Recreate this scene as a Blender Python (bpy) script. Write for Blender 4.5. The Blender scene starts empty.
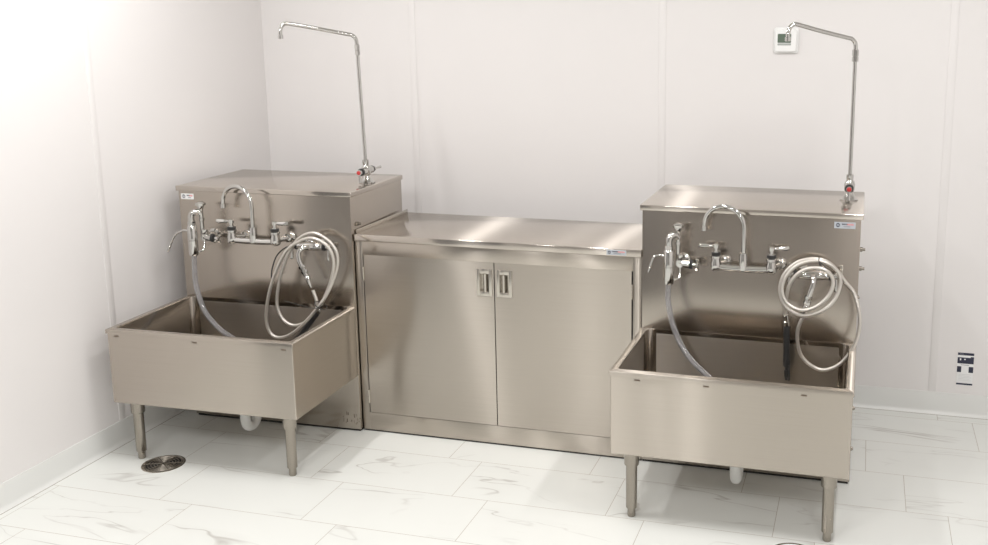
import bpy, bmesh, math, random
from mathutils import Vector, Matrix, Euler
sc = bpy.context.scene
COL = sc.collection
PI = math.pi

# ------------------------------------------------------------------ camera, world, lights, exposure
cam = bpy.data.cameras.new('camera')
co = bpy.data.objects.new('camera', cam); COL.objects.link(co)
co.location = (2.9583, -3.8001, 1.7912)
co.rotation_euler = (1.3855, 0.0038, 0.2656)
cam.sensor_width = 36.0
cam.lens = 996.8642 * 36 / 988
cam.shift_x = (494 - 594.62) / 988
cam.shift_y = (210.54 - 272.5) / 988
cam.clip_start = 0.05
sc.camera = co

world = bpy.data.worlds.new('world'); sc.world = world
world.use_nodes = True
world.node_tree.nodes['Background'].inputs[0].default_value = (1.0, 0.96, 0.93, 1)
world.node_tree.nodes['Background'].inputs[1].default_value = 0.25

CEIL = 2.75
XW, YW = -0.1093, 0.8555          # left wall, back wall
XR, YF = 4.55, -6.2               # right wall, front wall

def area(name, loc, sx, sy, power, col=(1, 0.988, 0.98), rot=(0, 0, 0)):
    l = bpy.data.lights.new(name, 'AREA'); l.shape = 'RECTANGLE'
    l.size = sx; l.size_y = sy; l.energy = power; l.color = col
    o = bpy.data.objects.new(name, l); COL.objects.link(o)
    o.location = loc; o.rotation_euler = rot
    return o
LIGHTS = [(0.52, -0.8, 38), (1.75, -0.8, 26), (3.35, -0.8, 44), (0.80, -3.6, 55), (1.70, -3.6, 55), (3.80, -3.6, 55)]  # first two inferred from the streaks on the tops; others are added fill
for lx, ly, pw in LIGHTS:
    area('ceiling_and_fill_lamp', (lx, ly, CEIL - 0.07), 0.10, 0.9, pw)

sc.view_settings.view_transform = 'Standard'
sc.view_settings.look = 'None'
sc.view_settings.gamma = 1.0
sc.view_settings.use_curve_mapping = False
sc.view_settings.exposure = -0.88

# ------------------------------------------------------------------ materials
def new_mat(name):
    m = bpy.data.materials.new(name); m.use_nodes = True
    nt = m.node_tree
    return m, nt, nt.nodes['Principled BSDF']

def plain(name, col, rough=0.5, metal=0.0, spec=0.5, noise=0.0, nscale=30):
    m, nt, b = new_mat(name)
    b.inputs['Base Color'].default_value = (*col, 1)
    b.inputs['Roughness'].default_value = rough
    b.inputs['Metallic'].default_value = metal
    b.inputs['Specular IOR Level'].default_value = spec
    if noise:
        tc = nt.nodes.new('ShaderNodeTexCoord'); n = nt.nodes.new('ShaderNodeTexNoise')
        n.inputs['Scale'].default_value = nscale
        nt.links.new(tc.outputs['Object'], n.inputs['Vector'])
        r = nt.nodes.new('ShaderNodeMapRange')
        r.inputs['To Min'].default_value = max(0, rough - noise); r.inputs['To Max'].default_value = rough + noise
        nt.links.new(n.outputs['Fac'], r.inputs['Value'])
        nt.links.new(r.outputs['Result'], b.inputs['Roughness'])
    return m

def steel(name, col, rough, aniso, tail=0.0, upright=False):
    m, nt, b = new_mat(name)
    N = nt.nodes.new; Lk = nt.links.new
    b.inputs['Metallic'].default_value = 1.0
    b.inputs['Anisotropic'].default_value = aniso
    uv = N('ShaderNodeUVMap'); uv.uv_map = 'brush'
    tg = N('ShaderNodeTangent'); tg.direction_type = 'UV_MAP'; tg.uv_map = 'brush'
    Lk(tg.outputs[0], b.inputs['Tangent'])
    mp = N('ShaderNodeMapping'); mp.inputs['Scale'].default_value = (2.5, 420, 1) if upright else (420, 2.5, 1)
    if upright: b.inputs['Anisotropic Rotation'].default_value = 0.25
    Lk(uv.outputs[0], mp.inputs['Vector'])
    n = N('ShaderNodeTexNoise'); n.inputs['Scale'].default_value = 1.0; n.inputs['Detail'].default_value = 2
    Lk(mp.outputs[0], n.inputs['Vector'])
    n2 = N('ShaderNodeTexNoise'); n2.inputs['Scale'].default_value = 3.0; n2.inputs['Detail'].default_value = 3
    tc = N('ShaderNodeTexCoord'); Lk(tc.outputs['Object'], n2.inputs['Vector'])
    r = N('ShaderNodeMapRange'); r.inputs['To Min'].default_value = rough - 0.04; r.inputs['To Max'].default_value = rough + 0.05
    Lk(n2.outputs['Fac'], r.inputs['Value']); Lk(r.outputs['Result'], b.inputs['Roughness'])
    mx = N('ShaderNodeMix'); mx.data_type = 'RGBA'
    mx.inputs[6].default_value = (*[c * 0.93 for c in col], 1); mx.inputs[7].default_value = (*[min(1, c * 1.05) for c in col], 1)
    Lk(n.outputs['Fac'], mx.inputs[0]); Lk(mx.outputs[2], b.inputs['Base Color'])
    bp = N('ShaderNodeBump'); bp.inputs['Strength'].default_value = 0.05; bp.inputs['Distance'].default_value = 0.0003
    Lk(n.outputs['Fac'], bp.inputs['Height']); Lk(bp.outputs[0], b.inputs['Normal'])
    if tail:
        # second, wide lobe across the brushing: the long tails of a real brushed finish
        g = N('ShaderNodeBsdfAnisotropic'); g.distribution = 'MULTI_GGX'
        g.inputs['Roughness'].default_value = 0.44; g.inputs['Anisotropy'].default_value = -0.85
        Lk(mx.outputs[2], g.inputs['Color']); Lk(tg.outputs[0], g.inputs['Tangent'])
        ms = N('ShaderNodeMixShader'); ms.inputs[0].default_value = tail
        Lk(b.outputs[0], ms.inputs[1]); Lk(g.outputs[0], ms.inputs[2])
        Lk(ms.outputs[0], nt.nodes['Material Output'].inputs['Surface'])
    return m

STEEL = steel('brushed_stainless', (0.50, 0.455, 0.40), 0.135, 0.88, 0.06)
STEEL_PANEL = steel('upright_brushed_stainless', (0.47, 0.425, 0.375), 0.20, 0.75, 0.0, True)
STEEL_FRONT = steel('brushed_stainless_front', (0.56, 0.51, 0.45), 0.22, 0.9, 0.28)
STEEL_BASIN_SHADE = steel('shaded_basin_stainless', (0.36, 0.325, 0.285), 0.12, 0.5, 0.0)  # smoother finish, colour darkened to carry the shade inside the tub
STEEL_TOP = steel('polished_stainless_top', (0.60, 0.55, 0.495), 0.12, 0.8, 0.22)
STEEL_LEG = steel('satin_stainless', (0.34, 0.31, 0.27), 0.22, 0.0)
CHROME = plain('chrome', (0.57, 0.56, 0.54), 0.05, 1.0, noise=0.02)
PULL = plain('satin_pull', (0.58, 0.545, 0.49), 0.26, 1.0)
CAST = plain('cast_grate', (0.30, 0.27, 0.23), 0.38, 1.0)
BRAID = None
BLACK = plain('black_rubber', (0.02, 0.02, 0.02), 0.45)
GAP = plain('dark_gap', (0.02, 0.018, 0.016), 0.7)
RED = plain('red_index', (0.45, 0.03, 0.03), 0.35)
PVC = plain('white_pvc', (0.80, 0.80, 0.78), 0.3)
NAVY = plain('navy_print', (0.025, 0.028, 0.055), 0.5)
GREYPRINT = plain('grey_print', (0.25, 0.25, 0.28), 0.4)
PINKPRINT = plain('red_print', (0.75, 0.28, 0.27), 0.4)
SILVERLBL = plain('silver_label', (0.50, 0.53, 0.57), 0.35, 0.2)
WHITELBL = plain('white_label', (0.86, 0.86, 0.86), 0.4)
WHITEPL = plain('white_plastic', (0.88, 0.88, 0.87), 0.35)
LCD = plain('lcd_screen', (0.13, 0.17, 0.13), 0.25)
LCD2 = plain('lcd_buttons', (0.42, 0.44, 0.42), 0.4)
MARK = plain('weld_stain', (0.16, 0.12, 0.09), 0.6)
PALEPRINT = plain('pale_print', (0.62, 0.63, 0.63), 0.5)

def braid():
    m, nt, b = new_mat('braided_stainless')
    N = nt.nodes.new; Lk = nt.links.new
    b.inputs['Metallic'].default_value = 0.85; b.inputs['Roughness'].default_value = 0.36
    b.inputs['Base Color'].default_value = (0.64, 0.605, 0.56, 1)
    uv = N('ShaderNodeUVMap'); uv.uv_map = 'brush'
    w1 = N('ShaderNodeTexWave'); w1.inputs['Scale'].default_value = 60; w1.bands_direction = 'DIAGONAL'
    Lk(uv.outputs[0], w1.inputs['Vector'])
    bp = N('ShaderNodeBump'); bp.inputs['Strength'].default_value = 0.4; bp.inputs['Distance'].default_value = 0.0008
    Lk(w1.outputs['Fac'], bp.inputs['Height']); Lk(bp.outputs[0], b.inputs['Normal'])
    return m
BRAID = braid()

def clear():
    m, nt, b = new_mat('clear_vinyl')
    b.inputs['Base Color'].default_value = (0.80, 0.80, 0.82, 1)
    b.inputs['Roughness'].default_value = 0.08
    b.inputs['Transmission Weight'].default_value = 0.9
    b.inputs['IOR'].default_value = 1.4
    return m
CLEAR = clear()

def wall_mat(name, col, rough):
    m, nt, b = new_mat(name)
    N = nt.nodes.new; Lk = nt.links.new
    tc = N('ShaderNodeTexCoord')
    n = N('ShaderNodeTexNoise'); n.inputs['Scale'].default_value = 1.6; n.inputs['Detail'].default_value = 4
    Lk(tc.outputs['Object'], n.inputs['Vector'])
    mx = N('ShaderNodeMix'); mx.data_type = 'RGBA'
    mx.inputs[6].default_value = (*[c * 0.985 for c in col], 1); mx.inputs[7].default_value = (*[min(1, c * 1.01) for c in col], 1)
    Lk(n.outputs['Fac'], mx.inputs[0]); Lk(mx.outputs[2], b.inputs['Base Color'])
    b.inputs['Roughness'].default_value = rough
    n3 = N('ShaderNodeTexNoise'); n3.inputs['Scale'].default_value = 120
    Lk(tc.outputs['Object'], n3.inputs['Vector'])
    bp = N('ShaderNodeBump'); bp.inputs['Strength'].default_value = 0.05; bp.inputs['Distance'].default_value = 0.001
    Lk(n3.outputs['Fac'], bp.inputs['Height']); Lk(bp.outputs[0], b.inputs['Normal'])
    return m
WALL = wall_mat('white_wall_panel', (0.80, 0.775, 0.765), 0.38)
BASEB = wall_mat('vinyl_cove_base', (0.76, 0.765, 0.745), 0.35)
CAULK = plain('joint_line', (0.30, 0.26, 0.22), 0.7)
FARW = wall_mat('grey_far_wall', (0.42, 0.41, 0.40), 0.5)
REFLM = wall_mat('reflection_panel_grey', (0.16, 0.16, 0.165), 0.4)  # dark grey for the added panel mirrored in the steel
CEILM = wall_mat('ceiling_paint', (0.82, 0.81, 0.79), 0.8)

def floor_mat():
    m, nt, b = new_mat('marble_plank_tile')
    N = nt.nodes.new; Lk = nt.links.new
    tc = N('ShaderNodeTexCoord')
    sep = N('ShaderNodeSeparateXYZ'); Lk(tc.outputs['Object'], sep.inputs[0])
    def math_(op, a, b_=None, c=None):
        n = N('ShaderNodeMath'); n.operation = op
        for i, v in enumerate((a, b_, c)):
            if v is None: continue
            if isinstance(v, (int, float)): n.inputs[i].default_value = v
            else: Lk(v, n.inputs[i])
        return n.outputs[0]
    TW, TH = 0.612, 0.3155
    ry = math_('DIVIDE', math_('SUBTRACT', sep.outputs['Y'], 0.140), TH)
    row = math_('FLOOR', ry)
    # joint x = 3.02 for row 0 (y .14-.455), 3.168 for row -1, 3.313 for row -2
    xs = math_('ADD', math_('SUBTRACT', sep.outputs['X'], 3.02), math_('MULTIPLY', row, 0.1475))
    rx = math_('DIVIDE', xs, TW)
    colm = math_('FLOOR', rx)
    fx = math_('SUBTRACT', rx, colm); fy = math_('SUBTRACT', ry, row)
    dx = math_('MULTIPLY', math_('MINIMUM', fx, math_('SUBTRACT', 1.0, fx)), TW)
    dy = math_('MULTIPLY', math_('MINIMUM', fy, math_('SUBTRACT', 1.0, fy)), TH)
    d = math_('MINIMUM', dx, dy)
    grout = math_('LESS_THAN', d, 0.0011)
    # random per tile
    cmb = N('ShaderNodeCombineXYZ'); Lk(colm, cmb.inputs[0]); Lk(row, cmb.inputs[1])
    wn = N('ShaderNodeTexWhiteNoise'); wn.noise_dimensions = '3D'; Lk(cmb.outputs[0], wn.inputs['Vector'])
    sc_ = N('ShaderNodeVectorMath'); sc_.operation = 'SCALE'; Lk(wn.outputs['Color'], sc_.inputs[0]); sc_.inputs['Scale'].default_value = 7.0
    ad = N('ShaderNodeVectorMath'); ad.operation = 'ADD'; Lk(tc.outputs['Object'], ad.inputs[0]); Lk(sc_.outputs[0], ad.inputs[1])
    mp = N('ShaderNodeMapping'); mp.inputs['Rotation'].default_value = (0, 0, 0.50); mp.inputs['Scale'].default_value = (0.75, 2.3, 1)
    Lk(ad.outputs[0], mp.inputs['Vector'])
    n = N('ShaderNodeTexNoise'); n.inputs['Scale'].default_value = 1.3; n.inputs['Detail'].default_value = 4; n.inputs['Roughness'].default_value = 0.48
    n.inputs['Distortion'].default_value = 0.6
    Lk(mp.outputs[0], n.inputs['Vector'])
    v = math_('ABSOLUTE', math_('SUBTRACT', n.outputs['Fac'], 0.5))
    vein = N('ShaderNodeMapRange'); vein.inputs['From Min'].default_value = 0.0; vein.inputs['From Max'].default_value = 0.007
    vein.inputs['To Min'].default_value = 1.0; vein.inputs['To Max'].default_value = 0.0; Lk(v, vein.inputs['Value'])
    soft = N('ShaderNodeMapRange'); soft.inputs['From Min'].default_value = 0.0; soft.inputs['From Max'].default_value = 0.07
    soft.inputs['To Min'].default_value = 1.0; soft.inputs['To Max'].default_value = 0.0; Lk(v, soft.inputs['Value'])
    n2 = N('ShaderNodeTexNoise'); n2.inputs['Scale'].default_value = 3.2; n2.inputs['Detail'].default_value = 2
    Lk(ad.outputs[0], n2.inputs['Vector'])
    gate = N('ShaderNodeMapRange'); gate.inputs['From Min'].default_value = 0.44; gate.inputs['From Max'].default_value = 0.62; Lk(n2.outputs['Fac'], gate.inputs['Value'])
    a1 = math_('MULTIPLY', math_('MULTIPLY', vein.outputs[0], gate.outputs[0]), 0.68)
    a2 = math_('MULTIPLY', math_('MULTIPLY', soft.outputs[0], gate.outputs[0]), 0.07)
    am = math_('MINIMUM', math_('ADD', a1, a2), 1.0)
    c1 = N('ShaderNodeMix'); c1.data_type = 'RGBA'
    c1.inputs[6].default_value = (0.765, 0.775, 0.745, 1); c1.inputs[7].default_value = (0.42, 0.40, 0.37, 1)
    Lk(am, c1.inputs[0])
    c2 = N('ShaderNodeMix'); c2.data_type = 'RGBA'
    Lk(c1.outputs[2], c2.inputs[6]); c2.inputs[7].default_value = (0.34, 0.28, 0.22, 1)
    Lk(math_('MULTIPLY', grout, 0.75), c2.inputs[0])
    Lk(c2.outputs[2], b.inputs['Base Color'])
    b.inputs['Roughness'].default_value = 0.32
    return m
FLOORM = floor_mat()

# ------------------------------------------------------------------ mesh builder
def crom(pts, n=8):
    P = [Vector(p) for p in pts]
    P = [P[0] * 2 - P[1]] + P + [P[-1] * 2 - P[-2]]
    out = []
    for i in range(1, len(P) - 2):
        p0, p1, p2, p3 = P[i - 1:i + 3]
        for k in range(n):
            t = k / n
            out.append(0.5 * ((2 * p1) + (p2 - p0) * t + (2 * p0 - 5 * p1 + 4 * p2 - p3) * t * t + (3 * p1 - p0 - 3 * p2 + p3) * t ** 3))
    out.append(P[-2].copy())
    return out

def arc(c, r, a0, a1, ux, uy, n=10):
    c = Vector(c); ux = Vector(ux).normalized(); uy = Vector(uy).normalized()
    return [c + ux * (r * math.cos(a0 + (a1 - a0) * k / n)) + uy * (r * math.sin(a0 + (a1 - a0) * k / n)) for k in range(n + 1)]

class MB:
    def __init__(s, off=(0, 0, 0)):
        s.bm = bmesh.new(); s.off = Vector(off); s.mats = []
    def mi(s, m):
        if m not in s.mats: s.mats.append(m)
        return s.mats.index(m)
    def box(s, a, b, bev=0.0, mat=0, seg=2):
        a = Vector(a) - s.off; b = Vector(b) - s.off
        g = bmesh.ops.create_cube(s.bm, size=1.0)
        vs = g['verts']
        for v in vs:
            v.co = Vector([(a[i] + b[i]) / 2 + v.co[i] * (b[i] - a[i]) for i in range(3)])
        fs = set(f for v in vs for f in v.link_faces)
        for f in fs: f.material_index = mat
        if bev:
            es = list({e for v in vs for e in v.link_edges})
            r = bmesh.ops.bevel(s.bm, geom=es, offset=bev, segments=seg, affect='EDGES', profile=0.5)
            for f in r['faces']: f.material_index = mat
        return s
    def tube(s, pts, r, n=16, mat=0, cap=True, closed=False, flip=False):
        pts = [Vector(p) - s.off for p in pts]
        R = r if isinstance(r, (list, tuple)) else [r] * len(pts)
        rings = []
        T = []
        for i in range(len(pts)):
            t = (pts[min(i + 1, len(pts) - 1)] - pts[max(i - 1, 0)])
            if t.length < 1e-9: t = T[-1] if T else Vector((0, 0, 1))
            T.append(t.normalized())
        up = Vector((0, 0, 1)) if abs(T[0].z) < 0.9 else Vector((1, 0, 0))
        u = (up - T[0] * up.dot(T[0])).normalized()
        for i, p in enumerate(pts):
            if i:
                q = T[i - 1].rotation_difference(T[i]); u = q @ u
                u = (u - T[i] * u.dot(T[i])).normalized()
            w = T[i].cross(u)
            rings.append([s.bm.verts.new(p + (u * math.cos(2 * PI * k / n) + w * math.sin(2 * PI * k / n)) * R[i]) for k in range(n)])
        for i in range(len(rings) - 1):
            for k in range(n):
                q = [rings[i][k], rings[i][(k + 1) % n], rings[i + 1][(k + 1) % n], rings[i + 1][k]]
                if flip: q.reverse()
                f = s.bm.faces.new(q); f.material_index = mat
        if cap:
            f = s.bm.faces.new(list(reversed(rings[0]))); f.material_index = mat
            f = s.bm.faces.new(rings[-1]); f.material_index = mat
        return s
    def cyl(s, a, b, r, r2=None, n=20, mat=0):
        return s.tube([a, b], [r, r if r2 is None else r2], n=n, mat=mat)
    def lathe(s, base, axis, prof, n=24, mat=0):
        """prof: list of (distance along axis, radius); sharp steps allowed"""
        base = Vector(base); ax = Vector(axis).normalized()
        up = Vector((0, 0, 1)) if abs(ax.z) < 0.9 else Vector((1, 0, 0))
        u = (up - ax * up.dot(ax)).normalized(); w = ax.cross(u)
        rings = []
        for d, r in prof:
            c = base + ax * d - s.off
            rings.append([s.bm.verts.new(c + (u * math.cos(2 * PI * k / n) + w * math.sin(2 * PI * k / n)) * max(r, 1e-4)) for k in range(n)])
        for i in range(len(rings) - 1):
            for k in range(n):
                f = s.bm.faces.new([rings[i][k], rings[i][(k + 1) % n], rings[i + 1][(k + 1) % n], rings[i + 1][k]]); f.material_index = mat
        f = s.bm.faces.new(list(reversed(rings[0]))); f.material_index = mat
        f = s.bm.faces.new(rings[-1]); f.material_index = mat
        return s
    def ball(s, c, r, mat=0, sc_=(1, 1, 1)):
        g = bmesh.ops.create_uvsphere(s.bm, u_segments=18, v_segments=10, radius=r)
        for v in g['verts']: v.co = Vector([v.co[i] * sc_[i] for i in range(3)]) + Vector(c) - s.off
        for f in {f for v in g['verts'] for f in v.link_faces}: f.material_index = mat
        return s
    def ring(s, c, axis, R, r, n=32, m=8, mat=0, a0=0, a1=2 * PI):
        c = Vector(c) - s.off; ax = Vector(axis).normalized()
        up = Vector((0, 0, 1)) if abs(ax.z) < 0.9 else Vector((1, 0, 0))
        u = (up - ax * up.dot(ax)).normalized(); w = ax.cross(u)
        rs = []
        for i in range(n):
            a = 2 * PI * i / n; d = u * math.cos(a) + w * math.sin(a)
            rs.append([s.bm.verts.new(c + d * (R + r * math.cos(2 * PI * k / m)) + ax * (r * math.sin(2 * PI * k / m))) for k in range(m)])
        for i in range(n):
            for k in range(m):
                f = s.bm.faces.new([rs[i][k], rs[(i + 1) % n][k], rs[(i + 1) % n][(k + 1) % m], rs[i][(k + 1) % m]]); f.material_index = mat
        return s
    def build(s, name, mats, parent=None, loc=None, smooth=True, recalc=True):
        if recalc: bmesh.ops.recalc_face_normals(s.bm, faces=s.bm.faces[:])
        uvl = s.bm.loops.layers.uv.new('brush')
        for f in s.bm.faces:
            n = f.normal
            for l in f.loops:
                c = l.vert.co
                if abs(n.z) > 0.7: l[uvl].uv = (c.y, c.x)
                elif abs(n.y) >= abs(n.x): l[uvl].uv = (c.z, c.x)
                else: l[uvl].uv = (c.z, c.y)
        if smooth:
            for f in s.bm.faces: f.smooth = True
            for e in s.bm.edges:
                if len(e.link_faces) == 2 and e.calc_face_angle(0) > math.radians(40): e.smooth = False
        me = bpy.data.meshes.new(name)
        s.bm.to_mesh(me); s.bm.free()
        for m in (mats if isinstance(mats, (list, tuple)) else [mats]): me.materials.append(m)
        o = bpy.data.objects.new(name, me); COL.objects.link(o)
        if parent: o.parent = parent
        if loc is not None: o.location = loc
        return o

def tag(o, label=None, cat=None, group=None, kind=None):
    if label: o['label'] = label
    if cat: o['category'] = cat
    if group: o['group'] = group
    if kind: o['kind'] = kind
    return o
def thing(name, label, cat, loc, rz=0, group=None):
    o = bpy.data.objects.new(name, None); COL.objects.link(o)
    o.empty_display_size = 0.05
    o.location = loc; o.rotation_euler = (0, 0, rz)
    return tag(o, label, cat, group)
def struct(name, mb, mat, loc=None):
    return tag(mb.build(name, mat, None, loc), kind='structure')
def dup_tree(root, loc, rz, label):
    r = root.copy(); COL.objects.link(r); r.location = loc; r.rotation_euler = (0, 0, rz); r['label'] = label
    for ch in [c for c in root.children]:
        c = ch.copy(); COL.objects.link(c); c.parent = r
        for g in list(ch.children):
            d = g.copy(); COL.objects.link(d); d.parent = c
    return r

# ------------------------------------------------------------------ room
struct('floor', MB().box((XW - .1, YF - .1, -.1), (XR + .1, YW + .1, 0)), FLOORM)
struct('ceiling', MB().box((XW - .1, YF - .1, CEIL), (XR + .1, YW + .1, CEIL + .1)), CEILM)
struct('wall_left', MB().box((XW - .1, YF - .1, 0), (XW, YW + .1, CEIL)), WALL)
struct('wall_back', MB().box((XW, YW, 0), (XR + .1, YW + .1, CEIL)), WALL)
struct('wall_right', MB().box((XR, YF - .1, 0), (XR + .1, YW, CEIL)), WALL)
struct('wall_front', MB().box((XW, YF - .1, 0), (XR, YF, CEIL)), FARW)
struct('dark_reflection_panel', MB().box((XW, -4.7, 0), (XW + .03, -2.25, 2.35), .003), REFLM)  # unseen dark panel, added only to darken reflections in the steel fronts
BH = 0.105
def cove(a, b, nrm):
    """cove base: thin strip whose toe curves out to the floor"""
    m = MB(); a = Vector(a); b = Vector(b); nrm = Vector(nrm)
    prof = [(0, BH), (.004, BH), (.0045, BH - .002), (.0045, .022), (.006, .014), (.010, .007), (.017, .002), (.019, 0), (0, 0)]
    r0 = [m.bm.verts.new(a + nrm * d + Vector((0, 0, z))) for d, z in prof]
    r1 = [m.bm.verts.new(b + nrm * d + Vector((0, 0, z))) for d, z in prof]
    for i in range(len(prof) - 1): m.bm.faces.new([r0[i], r0[i + 1], r1[i + 1], r1[i]])
    m.bm.faces.new(r0); m.bm.faces.new(list(reversed(r1)))
    return m
struct('baseboard_left', cove((XW, YF, 0), (XW, YW, 0), (1, 0, 0)), BASEB)
struct('baseboard_back', cove((XW + .019, YW, 0), (XR, YW, 0), (0, -1, 0)), BASEB)
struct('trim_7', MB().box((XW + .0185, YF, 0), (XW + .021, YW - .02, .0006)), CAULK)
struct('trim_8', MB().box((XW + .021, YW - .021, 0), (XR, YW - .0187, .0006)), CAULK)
k = 1
for sx in (0.745, 2.021, 3.310):
    struct('trim_%d' % k, MB().box((sx - .017, YW - .0025, BH), (sx + .017, YW, CEIL), .001), WALL); k += 1
for sy in (-0.385, -1.66, -2.93):
    struct('trim_%d' % k, MB().box((XW, sy - .017, BH), (XW + .0025, sy + .017, CEIL), .001), WALL); k += 1

# ------------------------------------------------------------------ consoles with tubs
W = 0.84; D = 0.519; HU = 1.0863; TD = 0.5219; RIM = 0.578; TB = 0.2614
XB = 2.1181                                    # right console
LEFT = ((0.84 - W * math.cos(.0243), -0.0189 - W * math.sin(.0243), 0), .0243)
RIGHT = ((XB, 0, 0), 0.0)
def at(frame, p):
    (x, y, z), a = frame; c, s_ = math.cos(a), math.sin(a)
    return (x + c * p[0] - s_ * p[1], y + s_ * p[0] + c * p[1], p[2])

def rrect(x0, y0, x1, y1, rf, rb, n=6):
    """rounded rectangle, counter-clockwise; front corners radius rf, back rb"""
    out = []
    for cx, cy, r, a in ((x0 + rf, y0 + rf, rf, PI), (x1 - rf, y0 + rf, rf, 1.5 * PI), (x1 - rb, y1 - rb, rb, 0), (x0 + rb, y1 - rb, rb, .5 * PI)):
        for k_ in range(n + 1):
            t = a + k_ / n * PI / 2
            out.append((cx + r * math.cos(t), cy + r * math.sin(t)))
    return out

def make_tub(parent):
    m = MB()
    bm = m.bm
    def ring(pts, z): return [bm.verts.new((x, y, z)) for x, y in pts]
    def skin(a, b, mi=0):
        n = len(a)
        for i in range(n): bm.faces.new([a[i], a[(i + 1) % n], b[(i + 1) % n], b[i]]).material_index = mi
    X0, X1, Y0, Y1 = 0.0, W, -TD, -.0005
    sharp = lambda g: rrect(X0 + g, Y0 + g, X1 - g, Y1 - (g if g > 0 else 0), .003, .003)
    # outside: underside, walls, hem, rim
    o = [ring(sharp(.004), TB), ring(sharp(.001), TB + .003), ring(sharp(.001), RIM - .019), ring(sharp(-.003 + .003), RIM - .018)]
    hem = lambda g: rrect(X0 - .004 + g, Y0 - .005 + g, X1 + .004 - g, Y1, .003, .003)
    o += [ring(hem(0), RIM - .0175), ring(hem(0), RIM - .004), ring(hem(.001), RIM - .0015), ring(hem(.004), RIM)]
    for a, b in zip(o, o[1:]): skin(a, b)
    bm.faces.new(list(reversed(o[0])))
    # inside
    # no rim along the back: the inside back wall lies flush on the back panel
    ix = lambda g, rf, rb: rrect(X0 + .026 + g, Y0 + .026 + g, X1 - .026 - g, Y1 - .0006 - max(g, 0), rf, rb)
    i = [ring(ix(-.003, .012, .038), RIM), ring(ix(0, .012, .038), RIM - .004)]
    zb = TB + .035
    i.append(ring(ix(0, .012, .038), zb + .045))
    for kk in range(1, 6):
        t = kk / 5 * PI / 2
        i.append(ring(ix(.045 * (1 - math.cos(t)), .02, .038), zb + .045 * (1 - math.sin(t))))
    skin(o[-1], i[0])
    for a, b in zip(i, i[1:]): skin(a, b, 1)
    dc = (0.42, -.24)
    dr = []
    for x, y in ix(.045, .02, .038):
        t = math.atan2(y - dc[1], x - dc[0]); dr.append((dc[0] + .05 * math.cos(t), dc[1] + .05 * math.sin(t)))
    r1 = ring(dr, zb - .014)
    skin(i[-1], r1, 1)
    r2 = ring([(dc[0] + (x - dc[0]) * .8, dc[1] + (y - dc[1]) * .8) for x, y in dr], zb - .022)
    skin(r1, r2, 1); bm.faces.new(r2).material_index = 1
    tub = m.build('tub', [STEEL_FRONT, STEEL_BASIN_SHADE], parent)
    d = MB().lathe((dc[0], dc[1], zb - .0219), (0, 0, 1), [(0, .036), (.003, .036), (.004, .03), (.002, .028)]).build('drain_strainer', CHROME, tub)
    return tub

def make_leg(x, y, parent):
    m = MB()
    m.lathe((x, y, 0.033), (0, 0, 1), [(0, .0185), (.003, .0205), (.004, .0205), (.171, .0208), (.1711, .0262), (.174, .0275), (.2275, .0278)], n=28)
    lg = m.build('leg', STEEL_LEG, parent)
    MB().lathe((x, y, 0.0), (0, 0, 1), [(0, .0130), (.003, .0150), (.0340, .0150)], n=24).build('foot', STEEL_LEG, lg)
    return lg

def label_plate(parent, x0, z0, w, h, y, base, name='nameplate', navy=True):
    """small maker's label: emblem, two lines of lettering"""
    m = MB()
    m.box((x0, y - .0012, z0), (x0 + w, y, z0 + h), .0004)
    e = h * .30; cx = x0 + h * .55; cz = z0 + h * .52
    m.lathe((cx, y - .0012, cz), (0, -1, 0), [(0, e), (.0004, e)], n=20, mat=1)
    m.box((cx - e * .7, y - .0020, cz - e * .28), (cx + e * .7, y - .0012, cz + e * .28), 0, mat=0)
    rnd = random.Random(int(x0 * 1000))
    def letters(xa, xb, za, zb_, mat):
        x = xa
        while x < xb:
            wl = (zb_ - za) * rnd.uniform(.55, .85)
            m.box((x, y - .0017, za), (min(x + wl * .8, xb), y - .0012, zb_), 0, mat=mat)
            x += wl * 1.15
    tx = x0 + h * 1.15; ex = x0 + w * .92
    mid = tx + (ex - tx) * .45
    letters(tx, mid, z0 + h * .56, z0 + h * .78, 1)
    letters(mid, ex, z0 + h * .52, z0 + h * .78, 2)
    letters(tx + h * .25, tx + (ex - tx) * .7, z0 + h * .24, z0 + h * .38, 3)
    return m.build(name, [base, NAVY, PINKPRINT, GREYPRINT], parent)

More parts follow.
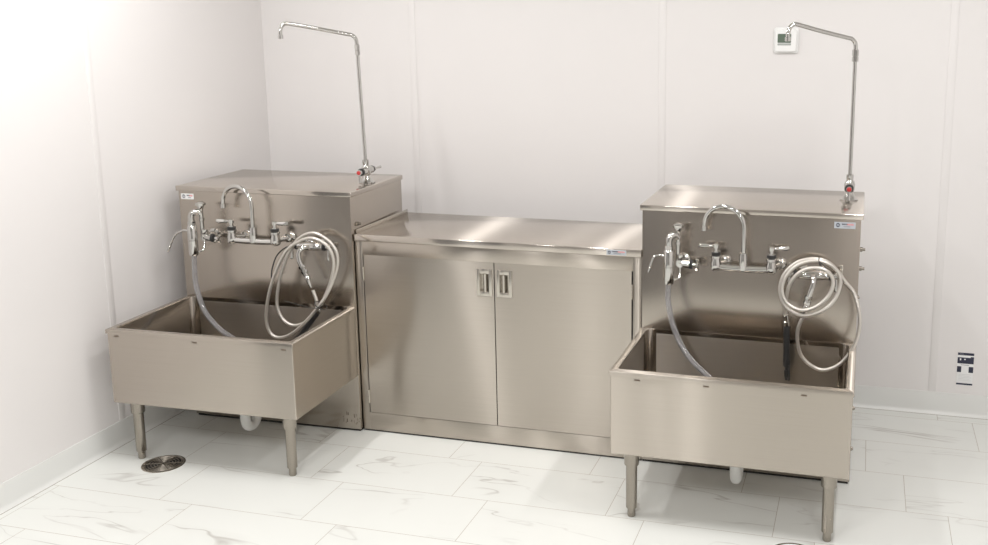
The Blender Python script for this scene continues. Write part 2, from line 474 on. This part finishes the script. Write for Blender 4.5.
def make_console(label, frame, loc_label_left):
    t = thing('utility_sink', label, 'sink', frame[0], frame[1], 'tub sinks with box backs')
    b = MB().box((0, 0, .010), (W, D, HU - .022), .0015)
    body = b.build('backsplash_cabinet', STEEL_PANEL, t)
    MB().box((.006, .006, 0), (W - .006, D - .006, .010)).build('kick_gap', GAP, t)
    lid = MB()
    lp = .0086
    lid.box((-lp, -lp, HU - .022), (W + lp, D, HU), .0025, seg=3)
    lid.build('top_shelf', STEEL_TOP, t)
    tub = make_tub(t)
    make_leg(.0672, -.465, t); make_leg(W - .0672, -.465, t)
    tp = MB()   # P-trap
    pts = [(.42, -.24, TB), (.42, -.24, .13)] + arc((.42, -.195, .115), .045, PI, 2 * PI, (0, 1, 0), (0, 0, 1), 10)[0:] + [(.42, -.15, .15)] + arc((.42, -.10, .15), .05, PI, PI / 2, (0, 1, 0), (0, 0, 1), 6) + [(.42, .001, .20)]
    tp.tube(pts, .0215, n=20)
    tp.lathe((.42, -.24, .17), (0, 0, 1), [(0, .024), (.002, .029), (.024, .029), (.026, .024)])
    tp.lathe((.42, -.15, .125), (0, 0, 1), [(0, .024), (.002, .029), (.022, .029), (.024, .024)])
    tp.build('drain_trap', PVC, t)
    for mx in ((.099, .345, .679) if not loc_label_left else (.043, .405, .800)):
        MB().box((mx - .010, -TD - .0018, .547), (mx + .010, -TD + .002, .5515), .0008).build('weld_mark', MARK, tub)
    if loc_label_left: label_plate(t, .012, 1.026, .064, .026, 0, WHITELBL)
    else: label_plate(t, .742, 1.028, .078, .025, 0, SILVERLBL)
    for z, l in ((.94, .020), (.865, .020), (.75, .007), (.30, .010), (.13, .009)):
        MB().lathe((W - .0005, .05, z), (1, 0, 0), [(0, .009), (l * .5, .009), (l * .5, .006), (l, .006)], n=12).build('side_bolt', STEEL_LEG, body)
    return t

left_sink = make_console('stainless steel tub sink standing beside the left wall, its side panel showing', LEFT, True)
right_sink = make_console('stainless steel tub sink on the right, with silver label at upper right of back panel', RIGHT, False)
# stains low on the left console's front panel
st = MB()
rnd = random.Random(5)
for i in range(16):
    x = .755 + rnd.random() * .085; z = .030 + rnd.random() * .045; w_ = .001 + rnd.random() * .003; h_ = .003 + rnd.random() * .014
    st.box((x, -.0006, z), (x + w_, .0002, z + h_))
body_l = [c for c in left_sink.children if c.name.startswith('backsplash')][0]
st.build('water_stain', MARK, body_l)

# ------------------------------------------------------------------ middle cabinet and worktop
CX0, CX1 = 0.8445, 2.1165
HC = 0.9015
cab = thing('base_cabinet', 'wide two door stainless steel cabinet between the two tub sinks', 'cabinet', (CX0, 0, 0))
def cb(*a): return MB((CX0, 0, 0))
m = cb()
DZ0, DZ1 = .090, .811; SX0, SX1 = .877, 2.081
m.box((CX0, 0, .008), (SX0, .5, HC - .031), .001)
m.box((SX1, 0, .008), (CX1, .5, HC - .031), .001)
m.box((SX0, 0, DZ1), (SX1, .02, HC - .031), .0006)
m.box((SX0, 0, .008), (SX1, .02, DZ0 - .002), .0006)
m.box((SX0, .02, .03), (SX1, .5, .05))
m.box((SX0, .49, .05), (SX1, .5, HC - .031))
m.build('body', STEEL_FRONT, cab)
cb().box((CX0 + .002, .005, 0), (CX1 - .002, .49, .008)).build('kick_gap', GAP, cab)
cb().box((SX0, .0225, DZ0 - .002), (SX1, .030, DZ1)).build('dark_interior', GAP, cab)
xm = 1.4845
def door(x0, x1, hx, hinge_x):
    m = cb()
    # door with a rectangular hole for the recessed pull
    hw, h0, h1 = .021, .683, .762
    a, b_ = hx - hw, hx + hw
    ya, yb = .0, .018
    m.box((x0, ya, DZ0), (a, yb, DZ1)); m.box((b_, ya, DZ0), (x1, yb, DZ1))
    m.box((a, ya, DZ0), (b_, yb, h0)); m.box((a, ya, h1), (b_, yb, DZ1))
    bmesh.ops.remove_doubles(m.bm, verts=m.bm.verts[:], dist=1e-5)
    # drop internal faces between the four pieces
    cen = {}
    for f in m.bm.faces: cen.setdefault(tuple(round(c, 4) for c in f.calc_center_median()), []).append(f)
    bmesh.ops.delete(m.bm, geom=[f for fs in cen.values() if len(fs) > 1 for f in fs], context='FACES_ONLY')
    d = m.build('door', STEEL_FRONT, cab)
    p = cb()   # pull: frame plate, cup, finger bar
    pw, p0, p1 = .034, .665, .782
    for q in (((hx - pw, -.003, p0), (a, .0, p1)), ((b_, -.003, p0), (hx + pw, .0, p1)), ((a, -.003, p0), (b_, .0, h0)), ((a, -.003, h1), (b_, .0, p1))):
        p.box(*q, .0006)
    p.box((a, .0, h0), (a + .0015, .017, h1)); p.box((b_ - .0015, .0, h0), (b_, .017, h1))
    p.box((a, .0, h1 - .0015), (b_, .017, h1)); p.box((a, .0, h0), (b_, .017, h0 + .0015)); p.box((a, .0155, h0), (b_, .017, h1))
    sgn = 1 if hx < xm else -1
    hb = cb()
    hb.tube(arc((hx + sgn * .004, .004, h0 + .002), .009, PI, 2 * PI, (1, 0, 0), (0, 1, 0), 8) if False else [(hx + sgn * .003, .002, h0 + .001), (hx + sgn * .003, .002, h1 - .001)], .0085, n=16)
    pl = p.build('recessed_pull', PULL, d)
    hb.build('finger_bar', PULL, pl)
    for hz in (DZ0 + .045, DZ1 - .115):
        hg = cb()
        hg.cyl((hinge_x, -.003, hz), (hinge_x, -.003, hz + .062), .0042, n=12)
        hg.build('hinge', PULL, d)
    return d
door(SX0 + .004, xm - .002, 1.440, SX0 + .002)
door(xm + .002, SX1 - .006, 1.529, SX1 - .003)
wt = MB((CX0, 0, 0)).box((CX0, -.0086, HC - .030), (CX1, .519, HC), .0025, seg=3)
top = thing('worktop', 'long low stainless steel worktop lying on the two door cabinet', 'worktop', (CX0, 0, HC - .031))
wo = wt.build('slab', STEEL_TOP, top, (0, 0, -(HC - .031)))
lp_ = label_plate(top, 1.973 - CX0, .876 - (HC - .031), .082, .0215, -.0086, SILVERLBL)
# upstand along the left console
MB((CX0, 0, HC - .031)).box((CX0 + .0005, .012, HC), (CX0 + .003, .517, HC + .016), .0006).build('edge_seal', PULL, top)

# ------------------------------------------------------------------ wall-mounted gooseneck faucet
def build_faucet(frame, label):
    o = (.412, 0, .877)
    t = thing('gooseneck_faucet', label, 'faucet', at(frame, o), frame[1], 'gooseneck faucets on the sink back panels')
    M_ = lambda: MB(o)
    X1_, X2_, Yb, Zc = .307, .518, -.075, .877
    m = M_()
    m.tube(crom([(X1_, Yb, Zc - .004), (X1_ + .03, Yb, Zc - .009), (.412, Yb, Zc - .010), (X2_ - .03, Yb, Zc - .009), (X2_, Yb, Zc - .004)], 5), .0135, n=20)
    for X in (X1_, X2_):
        m.lathe((X, Yb, Zc - .020), (0, 0, 1), [(-.004, .010), (0, .018), (.006, .0220), (.028, .0215), (.038, .0180), (.046, .0180), (.048, .0205), (.056, .0205), (.058, .0175)], n=24)
        ex = X + .030 * (1 if X < .4 else 1)
        m.tube([(X, Yb, Zc), (ex - .004, Yb + .038, Zc + .001), (ex, -.028, Zc + .002)], .0115, n=16)
        m.lathe((ex, 0, Zc + .002), (0, -1, 0), [(0, .024), (.004, .023), (.010, .016), (.012, .016), (.0121, .0195), (.032, .0195), (.034, .015)], n=8)
    m.build('bridge_body', CHROME, t)
    for X, ang, l in ((X1_, math.radians(186), .058), (X2_, math.radians(6 if frame is LEFT else 22), .058)):
        bn = M_().lathe((X, Yb, Zc + .038), (0, 0, 1), [(0, .0165), (.001, .018), (.012, .018), (.013, .0165)], n=24).build('black_collar', BLACK, t)
        h = M_()
        h.lathe((X, Yb, Zc + .051), (0, 0, 1), [(0, .013), (.004, .013), (.005, .008), (.016, .008), (.017, .012), (.028, .0125), (.032, .008)], n=20)
        d = Vector((math.cos(ang), math.sin(ang), 0)); c = Vector((X, Yb, Zc + .074))
        h.tube([c, c + d * .016, c + d * .02, c + d * .055, c + d * .066 + Vector((0, 0, .002))], [.007, .007, .008, .0105, .008], n=14)
        h.build('lever_handle', CHROME, t)
    s_ = M_()
    s_.lathe((.412, Yb, Zc - .018), (0, 0, 1), [(0, .010), (.004, .016), (.03, .0175), (.060, .0165), (.064, .0155), (.070, .0155), (.071, .012)], n=24)
    d = Vector((-.985, .17, 0)).normalized()
    R_ = .080
    ctr = Vector((.412, Yb, 1.024)) + d * R_
    pts = [Vector((.412, Yb, Zc + .03)), Vector((.412, Yb, 1.0))] + arc(ctr, R_, PI, 0, d, (0, 0, 1), 18)
    pts = pts + [pts[-1] + Vector((0, 0, -.006))]
    s_.tube(pts, .0092, n=18)
    e = pts[-1]
    s_.lathe(e + Vector((0, 0, .004)), (0, 0, -1), [(0, .0105), (.001, .0118), (.018, .0118), (.019, .009)], n=20)
    s_.build('gooseneck_spout', CHROME, t)
    return t
build_faucet(LEFT, 'chrome gooseneck faucet with two levers on the left tub sink back panel')
build_faucet(RIGHT, 'chrome gooseneck faucet with two levers on the right tub sink back panel')

# ------------------------------------------------------------------ siphon / vacuum-breaker valve with clear hose
def build_siphon(frame, label, tubepts, ventpts):
    o = (.155, 0, .872)
    t = thing('siphon_valve', label, 'valve', at(frame, o), frame[1], 'siphon valves with clear drain hoses')
    M_ = lambda: MB(o)
    # valve body projecting from the panel
    m = M_()
    m.lathe((.168, 0, .874), (0, -1, 0), [(0, .027), (.004, .026), (.009, .016), (.04, .015), (.045, .019), (.062, .019), (.066, .014), (.085, .014)], n=24)
    m.tube([(.168, -.07, .874), (.206, -.074, .872)], [.0155, .0165], n=20)
    m.lathe((.168, -.07, .874), (0, 0, 1), [(-.012, .013), (.014, .0125), (.02, .016), (.034, .016), (.038, .011)], n=20)
    m.build('valve_body', CHROME, t)
    M_().lathe((.205, -.074, .872), (1, 0, 0), [(0, .0165), (.001, .018), (.011, .018), (.012, .015)], n=20).build('black_collar', BLACK, t)
    h = M_()
    h.lathe((.216, -.074, .872), (1, 0, 0), [(0, .008), (.010, .008), (.011, .012), (.022, .0115), (.026, .006)], n=18)
    for k_ in range(4):
        a = k_ * PI / 2 + .5
        v = Vector((0.1, math.cos(a), math.sin(a))).normalized()
        c = Vector((.232, -.074, .872))
        h.tube([c, c + v * .018, c + v * .028], [.0055, .0065, .0045], n=12)
    h.build('cross_handle', CHROME, t)
    # riser pipe and bell cap behind the tube
    r = M_()
    r.tube([(.157, -.070, .885), (.157, -.070, 1.005)], .0095, n=18)
    r.lathe((.157, -.070, .945), (0, 0, 1), [(0, .0095), (.002, .0125), (.014, .0125), (.016, .0095)], n=18)
    r.lathe((.157, -.070, .998), (0, 0, 1), [(0, .010), (.006, .013), (.016, .015), (.018, .0215), (.027, .0225), (.030, .017), (.034, .008)], n=24)
    r.tube(crom([(.157, -.072, .975), (.150, -.080, .986), (.136, -.095, .986), (.128, -.100, .970), (.128, -.100, .945)], 6), .0135, n=18)
    r.lathe((.128, -.100, .925), (0, 0, 1), [(0, .014), (.002, .0175), (.022, .0175), (.024, .0145)], n=8)
    r.build('riser_pipe', CHROME, t)
    # breaker cylinder
    b = M_()
    b.lathe((.128, -.100, .800), (0, 0, 1), [(-.006, .012), (-.004, .0175), (0, .0195), (.003, .0205), (.063, .0205), (.064, .019), (.066, .019), (.067, .0205), (.125, .0205), (.129, .018), (.134, .014)], n=28)
    b.build('breaker_cylinder', CHROME, t)
    # side vent tube
    v = M_()
    v.tube(crom(ventpts, 6), .0048, n=12)
    e0, e1 = Vector(ventpts[-2]), Vector(ventpts[-1]); de = (e1 - e0).normalized()
    v.lathe(e1 - de * .008, de, [(0, .005), (.001, .0062), (.01, .0062), (.012, .0045), (.016, .006), (.021, .0045), (.026, .0055), (.034, .003)], n=14)
    v.build('vent_tube', CHROME, t)
    # small drip lever
    l = M_()
    l.tube([(.166, -.072, .862), (.168, -.080, .835), (.167, -.086, .818)], [.0045, .0045, .0055], n=12)
    l.tube([(.167, -.086, .818), (.150, -.094, .812), (.134, -.099, .815)], .0042, n=10)
    l.build('bypass_arm', CHROME, t)
    c = M_()
    path = crom(tubepts, 10)
    c.tube(path, .0115, n=18, cap=False)
    c.tube(path, .0078, n=18, cap=False, flip=True)
    c.build('clear_hose', CLEAR, t, recalc=False)
    return t
build_siphon(LEFT, 'chrome siphon valve with clear hose at left of left sink faucet',
             [(.128, -.100, .800), (.125, -.100, .74), (.129, -.105, .662), (.169, -.125, .568), (.223, -.150, .521), (.295, -.18, .485), (.372, -.21, .462), (.435, -.24, .425), (.470, -.27, .37), (.480, -.29, .320)],
             [(.112, -.100, .905), (.080, -.102, .905), (.045, -.105, .886), (.026, -.108, .856), (.014, -.110, .830)])
build_siphon(RIGHT, 'chrome siphon valve with clear hose at left of right sink faucet',
             [(.128, -.100, .800), (.126, -.100, .765), (.127, -.105, .732), (.147, -.120, .649), (.189, -.15, .569), (.241, -.18, .515), (.305, -.21, .472), (.360, -.24, .420), (.39, -.27, .365), (.40, -.29, .320)],
             [(.112, -.100, .907), (.090, -.100, .908), (.070, -.102, .900), (.060, -.104, .878), (.056, -.105, .864)])

# ------------------------------------------------------------------ pre-rinse mixer with braided hose
HR = [(0.653, -0.100, 0.722), (0.630, -0.098, 0.665), (0.625, -0.092, 0.612), (0.639, -0.085, 0.549), (0.675, -0.085, 0.51), (0.725, -0.085, 0.493), (0.783, -0.085, 0.52), (0.829, -0.085, 0.586), (0.85, -0.085, 0.661), (0.847, -0.08, 0.733), (0.825, -0.06, 0.797), (0.789, -0.058, 0.84), (0.764, -0.068, 0.878), (0.724, -0.080, 0.915), (0.67, -0.088, 0.925), (0.612, -0.092, 0.907), (0.567, -0.096, 0.858), (0.555, -0.101, 0.796), (0.584, -0.118, 0.738), (0.644, -0.128, 0.715), (0.707, -0.125, 0.733), (0.754, -0.115, 0.776), (0.775, -0.108, 0.834), (0.767, -0.108, 0.882), (0.73, -0.110, 0.914), (0.677, -0.114, 0.924), (0.619, -0.118, 0.905), (0.577, -0.122, 0.859), (0.565, -0.126, 0.804), (0.588, -0.134, 0.758), (0.64, -0.142, 0.739), (0.693, -0.142, 0.757), (0.735, -0.140, 0.800), (0.750, -0.138, 0.849), (0.735, -0.137, 0.885), (0.700, -0.136, 0.902), (0.654, -0.134, 0.896), (0.615, -0.132, 0.869), (0.590, -0.125, 0.824), (0.580, -0.112, 0.770), (0.578, -0.100, 0.716), (0.582, -0.092, 0.675)]
HL = [(0.698, -0.100, 0.672), (0.716, -0.104, 0.621), (0.707, -0.106, 0.573), (0.665, -0.108, 0.532), (0.602, -0.110, 0.511), (0.553, -0.112, 0.536), (0.528, -0.110, 0.595), (0.536, -0.106, 0.675), (0.560, -0.102, 0.762), (0.592, -0.095, 0.833), (0.641, -0.092, 0.894), (0.705, -0.090, 0.921), (0.766, -0.090, 0.9), (0.809, -0.090, 0.854), (0.818, -0.092, 0.797), (0.799, -0.100, 0.728), (0.768, -0.112, 0.658), (0.728, -0.128, 0.600), (0.669, -0.135, 0.534), (0.602, -0.132, 0.480), (0.542, -0.130, 0.458), (0.501, -0.130, 0.473), (0.483, -0.130, 0.531), (0.495, -0.128, 0.621), (0.523, -0.125, 0.711), (0.560, -0.121, 0.791), (0.598, -0.120, 0.847), (0.649, -0.118, 0.884), (0.713, -0.118, 0.905), (0.771, -0.116, 0.886), (0.802, -0.112, 0.845), (0.808, -0.108, 0.788), (0.786, -0.106, 0.712), (0.753, -0.104, 0.642), (0.722, -0.102, 0.586)]
def build_prerinse(frame, label, hose, left):
    o = (.672, 0, .852)
    t = thing('spray_hose_mixer', label, 'faucet', at(frame, o), frame[1], 'hose mixers with hand sprays')
    M_ = lambda: MB(o)
    m = M_()
    m.lathe((.610, -.055, .853), (1, 0, 0), [(0, .010), (.003, .0145), (.020, .0145), (.024, .0165), (.045, .0175), (.08, .0175), (.100, .016), (.103, .0145), (.122, .0145), (.125, .010)], n=22)
    for X in (.640, .704):
        m.lathe((X, 0, .853), (0, -1, 0), [(0, .024), (.004, .023), (.009, .014), (.04, .014)], n=20)
    if left: pts = [(.672, -.062, .853), (.655, -.085, .853), (.640, -.098, .835), (.643, -.102, .800), (.660, -.102, .760), (.675, -.101, .730)]
    else: pts = [(.672, -.062, .856), (.678, -.088, .852), (.676, -.099, .830), (.668, -.102, .800), (.659, -.101, .765), (.655, -.100, .745)]
    m.tube(crom(pts, 6), .0110, n=18)
    a, b_ = Vector(pts[-2]), Vector(pts[-1]); d = (b_ - a).normalized()
    m.lathe(a - d * .02, d, [(0, .011), (.001, .0145), (.012, .0145), (.014, .0115), (.022, .0115), (.023, .0145), (.034, .0145), (.036, .0115)], n=8)
    m.build('mixer_body', CHROME, t)
    # the two side valves: collar + little lever hanging from it
    for X, sg, in ((.610, -1), (.735, 1)):
        M_().lathe((X, -.055, .853), (sg, 0, 0), [(-.004, .0145), (-.003, .016), (.008, .016), (.009, .013)], n=20).build('black_collar', BLACK, t)
        h = M_()
        h.lathe((X + sg * .008, -.055, .853), (sg, 0, 0), [(0, .009), (.008, .009), (.009, .0125), (.020, .012), (.024, .007)], n=18)
        c = Vector((X + sg * .022, -.055, .853))
        h.tube([c + Vector((0, 0, .012)), c, c + Vector((sg * .002, -.004, -.02)), c + Vector((sg * .003, -.008, -.052)), c + Vector((sg * .003, -.009, -.058))], [.005, .0065, .0055, .0075, .005], n=12)
        h.build('lever_handle', CHROME, t)
    hs = M_()
    path = crom(hose, 7)
    hs.tube(path, .0071, n=14)
    hobj = hs.build('braided_hose', BRAID, t)
    f = M_()
    p0, p1 = Vector(hose[0]), Vector(hose[1]); dd = (p1 - p0).normalized()
    f.lathe(Vector(pts[-1]) - dd * .004, dd, [(0, .0115), (.002, .0125), (.014, .0125), (.016, .0095), (.052, .0092), (.054, .0078)], n=18)
    e0, e1 = Vector(hose[-1]), Vector(hose[-2]); de = (e0 - e1).normalized()
    f.build('hose_ferrule', CHROME, hobj)
    f = M_()
    f.lathe(e0 - de * .030, de, [(0, .0085), (.001, .0098), (.026, .0098), (.028, .012), (.044, .012), (.046, .010)], n=16)
    f.build('hose_ferrule', CHROME, hobj)
    g = M_()
    if left:
        a = e0 + de * .014; dv = Vector((-.60, -.12, -.79)).normalized()
        b_ = a + dv * .17
    else:
        a = e0 + de * .014; dv = Vector((.03, -.02, -1)).normalized(); b_ = a + dv * .165
    g.lathe(a, dv, [(0, .008), (.003, .0115), (.05, .0125), (.10, .0118), (.145, .0135), (.160, .0135), (.165, .010)], n=20)
    go = g.build('spray_grip', BLACK, t)
    n_ = M_()
    n_.lathe(b_, dv, [(0, .006), (.012, .006), (.014, .0095), (.040, .0085), (.043, .006), (.052, .006)], n=18)
    n_.tube([b_ - dv * .010 + Vector((.010, -.012, 0)), b_ + dv * .035 + Vector((.012, -.020, 0)), b_ + dv * .048 + Vector((.010, -.018, 0))], .0035, n=10)
    n_.build('spray_nozzle', BLACK, go)
    if left:
        z = M_()
        z.tube(crom([(.590, -.152, .632), (.640, -.152, .622), (.700, -.150, .611), (.750, -.147, .604)], 5), .0018, n=8)
        z.ring((.742, -.118, .612), (-.5, 0, -.85), .028, .0022, m=8)
        z.build('cable_tie', BLACK, hobj)
    else:
        z = M_()
        z.ring((.700, -.108, .912), (1, .0, .25), .024, .0018, m=8)
        z.tube([(.700, -.130, .925), (.722, -.134, .905)], .0014, n=8)
        z.build('cable_tie', BLACK, hobj)
        for X in (.583, .776):   # hooks either side
            br = M_()
            br.box((X - .006, -.004, .812), (X + .006, .0, .885), .0015)
            br.box((X - .006, -.040, .838), (X + .006, .0, .843), .0015)
            br.box((X - .006, -.042, .838), (X + .006, -.038, .880 if X > .7 else .868), .0015)
            br.build('hose_hook', PULL, t)
    return t
build_prerinse(LEFT, 'braided steel hose in tall loops with hand spray resting in left tub', HL, True)
build_prerinse(RIGHT, 'braided steel hose coiled in round loops with black hand spray, on right sink', HR, False)
cb_ = MB((.51, 0, .84))
cb_.tube(crom([(.474, -.055, .700), (.476, -.056, .716), (.483, -.057, .748), (.508, -.057, .803), (.545, -.050, .838), (.570, -.028, .845), (.580, -.004, .845)], 6), .0030, n=8)
co_ = cb_.build('cable', BLACK, None, at(LEFT, (.51, 0, .84)))
co_.rotation_euler = (0, 0, LEFT[1])
tag(co_, 'thin black cable hanging on left sink panel beside the hose loops', 'cable')

# ------------------------------------------------------------------ deck-mounted filler taps
def build_riser(frame, base, ztop, label, lean, swing, L=.305):
    bx, by = base
    o = (bx, by, HU)
    t = thing('deck_filler_faucet', label, 'faucet', at(frame, o), frame[1], 'tall swing spout faucets on the sink shelves')
    M_ = lambda: MB(o)
    m = M_()
    m.lathe((bx, by, HU), (0, 0, 1), [(0, .036), (.005, .036), (.010, .028), (.026, .018), (.034, .016), (.040, .020), (.066, .022), (.078, .016), (.082, .013), (.090, .0145), (.104, .0145), (.106, .010)], n=28)
    m.tube([(bx, by - .045, HU + .055), (bx, by + .045, HU + .055)], .0165, n=20)
    m.build('valve_body', CHROME, t)
    for sg in (-1, 1):
        M_().lathe((bx, by + sg * .044, HU + .055), (0, sg, 0), [(0, .0150), (.001, .0168), (.010, .0168), (.011, .014)], n=20).build('black_collar', BLACK, t)
        h = M_()
        h.lathe((bx, by + sg * .055, HU + .055), (0, sg, 0), [(0, .010), (.008, .010), (.009, .0125), (.020, .012)], n=18)
        c = Vector((bx, by + sg * .068, HU + .055))
        if sg < 0: h.tube([c, c + Vector((0, -.001, -.015)), c + Vector((0, -.003, -.044))], [.006, .0045, .0065], n=12)
        else: h.tube([c, c + Vector((.004, .015, .001)), c + Vector((.012, .052, .002))], [.006, .0045, .0060], n=12)
        ho = h.build('lever_handle', CHROME, t)
        if sg < 0: M_().lathe((bx, by + sg * .0745, HU + .055), (0, sg, 0), [(0, .0095), (.003, .009), (.005, .006)], n=20).build('red_index', RED, ho)
    p = M_()
    p.tube([(bx, by, HU + .10), (bx, by, ztop - .045)], .0078, n=18)
    p.build('riser_pole', CHROME, t)
    s_ = M_()
    s_.lathe((bx, by, ztop - .052), (0, 0, 1), [(0, .0085), (.001, .0125), (.018, .0125), (.019, .0105), (.022, .0105), (.023, .0125), (.046, .0125), (.048, .009)], n=6)
    th = math.radians(swing)
    d = Vector((-math.cos(th), -math.sin(th), 0)); z = Vector((0, 0, 1))
    B = Vector((bx, by, ztop))
    pts = [B - z * .02, B, B + z * .022 + d * .004, B + z * .037 + d * .020, B + z * .042 + d * .042, B + z * .070 + d * .17, B + z * .092 + d * (L - .045), B + z * .094 + d * (L - .025), B + z * .082 + d * (L - .008), B + z * .060 + d * L, B + z * .043 + d * L]
    s_.tube(crom(pts, 6), .0085, n=18)
    s_.lathe(pts[-1] + z * .004, (0, 0, -1), [(0, .0095), (.001, .0115), (.016, .0115), (.017, .008)], n=18)
    s_.build('swing_spout', CHROME, t)
    t.rotation_euler = (0, lean, frame[1])
    return t
build_riser(LEFT, (.795, .258), 1.710, 'tall chrome swing spout faucet standing on the left sink shelf', -.032, 42, .325)
build_riser(RIGHT, (.788, .300), 1.692, 'tall chrome swing spout faucet standing on the right sink shelf', 0, 35)

# ------------------------------------------------------------------ wall fittings
ts = thing('thermostat', 'white wall thermostat with grey green screen behind the right swing spout', 'thermostat', (2.592, YW, 1.713))
def rplate(m, w, h, r, y0, y1, cx=0, cz=0, mat=0, g=.002):
    P = rrect(cx - w / 2, cz - h / 2, cx + w / 2, cz + h / 2, r, r)
    P2 = rrect(cx - w / 2 + g, cz - h / 2 + g, cx + w / 2 - g, cz + h / 2 - g, r - g * .8, r - g * .8)
    a = [m.bm.verts.new((x, y0, z)) for x, z in P]; b_ = [m.bm.verts.new((x, y1 + g, z)) for x, z in P]; c = [m.bm.verts.new((x, y1, z)) for x, z in P2]
    n = len(P)
    for A, B in ((a, b_), (b_, c)):
        for i in range(n):
            f = m.bm.faces.new([A[i], A[(i + 1) % n], B[(i + 1) % n], B[i]]); f.material_index = mat
    for f in (m.bm.faces.new(a), m.bm.faces.new(c)): f.material_index = mat
    return m
rplate(MB(), .112, .116, .014, 0, -.010).build('back_plate', WHITEPL, ts)
rplate(MB(), .096, .100, .012, -.0098, -.024).build('housing', WHITEPL, ts)
rplate(MB(), .060, .040, .003, -.0235, -.0255, -.006, .010, g=.0006).build('screen', LCD, ts)
rplate(MB(), .060, .009, .002, -.0235, -.0255, -.006, -.017, g=.0006).build('button_strip', LCD2, ts)
wl = thing('wall_sticker', 'small white sticker with black bands low on the back wall', 'sticker', (3.448, YW, .226))
m = MB(); w_, h_ = .070, .156
m.box((-w_ / 2, -.0012, -h_ / 2), (w_ / 2, 0, h_ / 2), .0004)
def band(x0, x1, z0, z1, mat, y=-.0018): m.box((-w_ / 2 + x0 * w_, y, h_ / 2 - z1 * h_), (-w_ / 2 + x1 * w_, -.0011, h_ / 2 - z0 * h_), 0, mat=mat)
band(0, 1, .0, .075, 1); band(.0, 1, .145, .330, 1); band(.80, 1, .115, .145, 1)
band(.14, .22, .175, .235, 0, -.0022); band(.40, .50, .18, .215, 0, -.0022); band(.12, .36, .028, .045, 2, -.0022)
band(.22, .72, .365, .378, 2)
band(0, .26, .42, .60, 1); band(.72, 1, .42, .60, 1)
for q in range(5): band(.12, .9 - .1 * (q % 2), .66 + q * .045, .668 + q * .045, 3)
band(0, 1, .935, .985, 1)
m.build('printed_card', [WHITELBL, NAVY, GREYPRINT, PALEPRINT], wl)

# ------------------------------------------------------------------ floor drains
def build_drain(x, y, label, cover):
    t = thing('floor_drain', label, 'drain', (x, y, 0), 0, 'round floor drains')
    m = MB()
    prof = [(0, .086), (.0012, .086), (.0022, .083), (.0022, .076), (.0004, .074)]
    rings = [[m.bm.verts.new((r * math.cos(2 * PI * k / 40), r * math.sin(2 * PI * k / 40), z)) for k in range(40)] for z, r in prof]
    for a, b_ in zip(rings, rings[1:]):
        for k in range(40): m.bm.faces.new([a[k], a[(k + 1) % 40], b_[(k + 1) % 40], b_[k]])
    m.build('rim', PULL, t)
    if cover:
        MB().lathe((0, 0, 0), (0, 0, 1), [(.0003, .075), (.0022, .0745), (.0030, .06)], n=40).build('cover', WHITEPL, t)
        return t
    MB().lathe((0, 0, 0), (0, 0, 1), [(.0001, .075), (.0004, .075)], n=40).build('sump', GAP, t)
    g = MB()
    for R_ in (.012, .024, .036, .048, .060, .071):
        g.ring((0, 0, .0014), (0, 0, 1), R_, .0021, n=40, m=6)
    for k in range(6):
        a = k * PI / 3 + .4; v = Vector((math.cos(a), math.sin(a), 0))
        g.tube([v * .008 + Vector((0, 0, .0016)), v * .076 + Vector((0, 0, .0016))], .0026, n=6)
    g.lathe((0, 0, .0004), (0, 0, 1), [(0, .010), (.0025, .009)], n=16)
    g.build('grate', CAST, t)
    return t
build_drain(.205, -.530, 'round metal floor drain grate beside the left tub sink front leg', False)
build_drain(2.785, -.600, 'round white covered floor drain with metal rim in front of right tub', True)
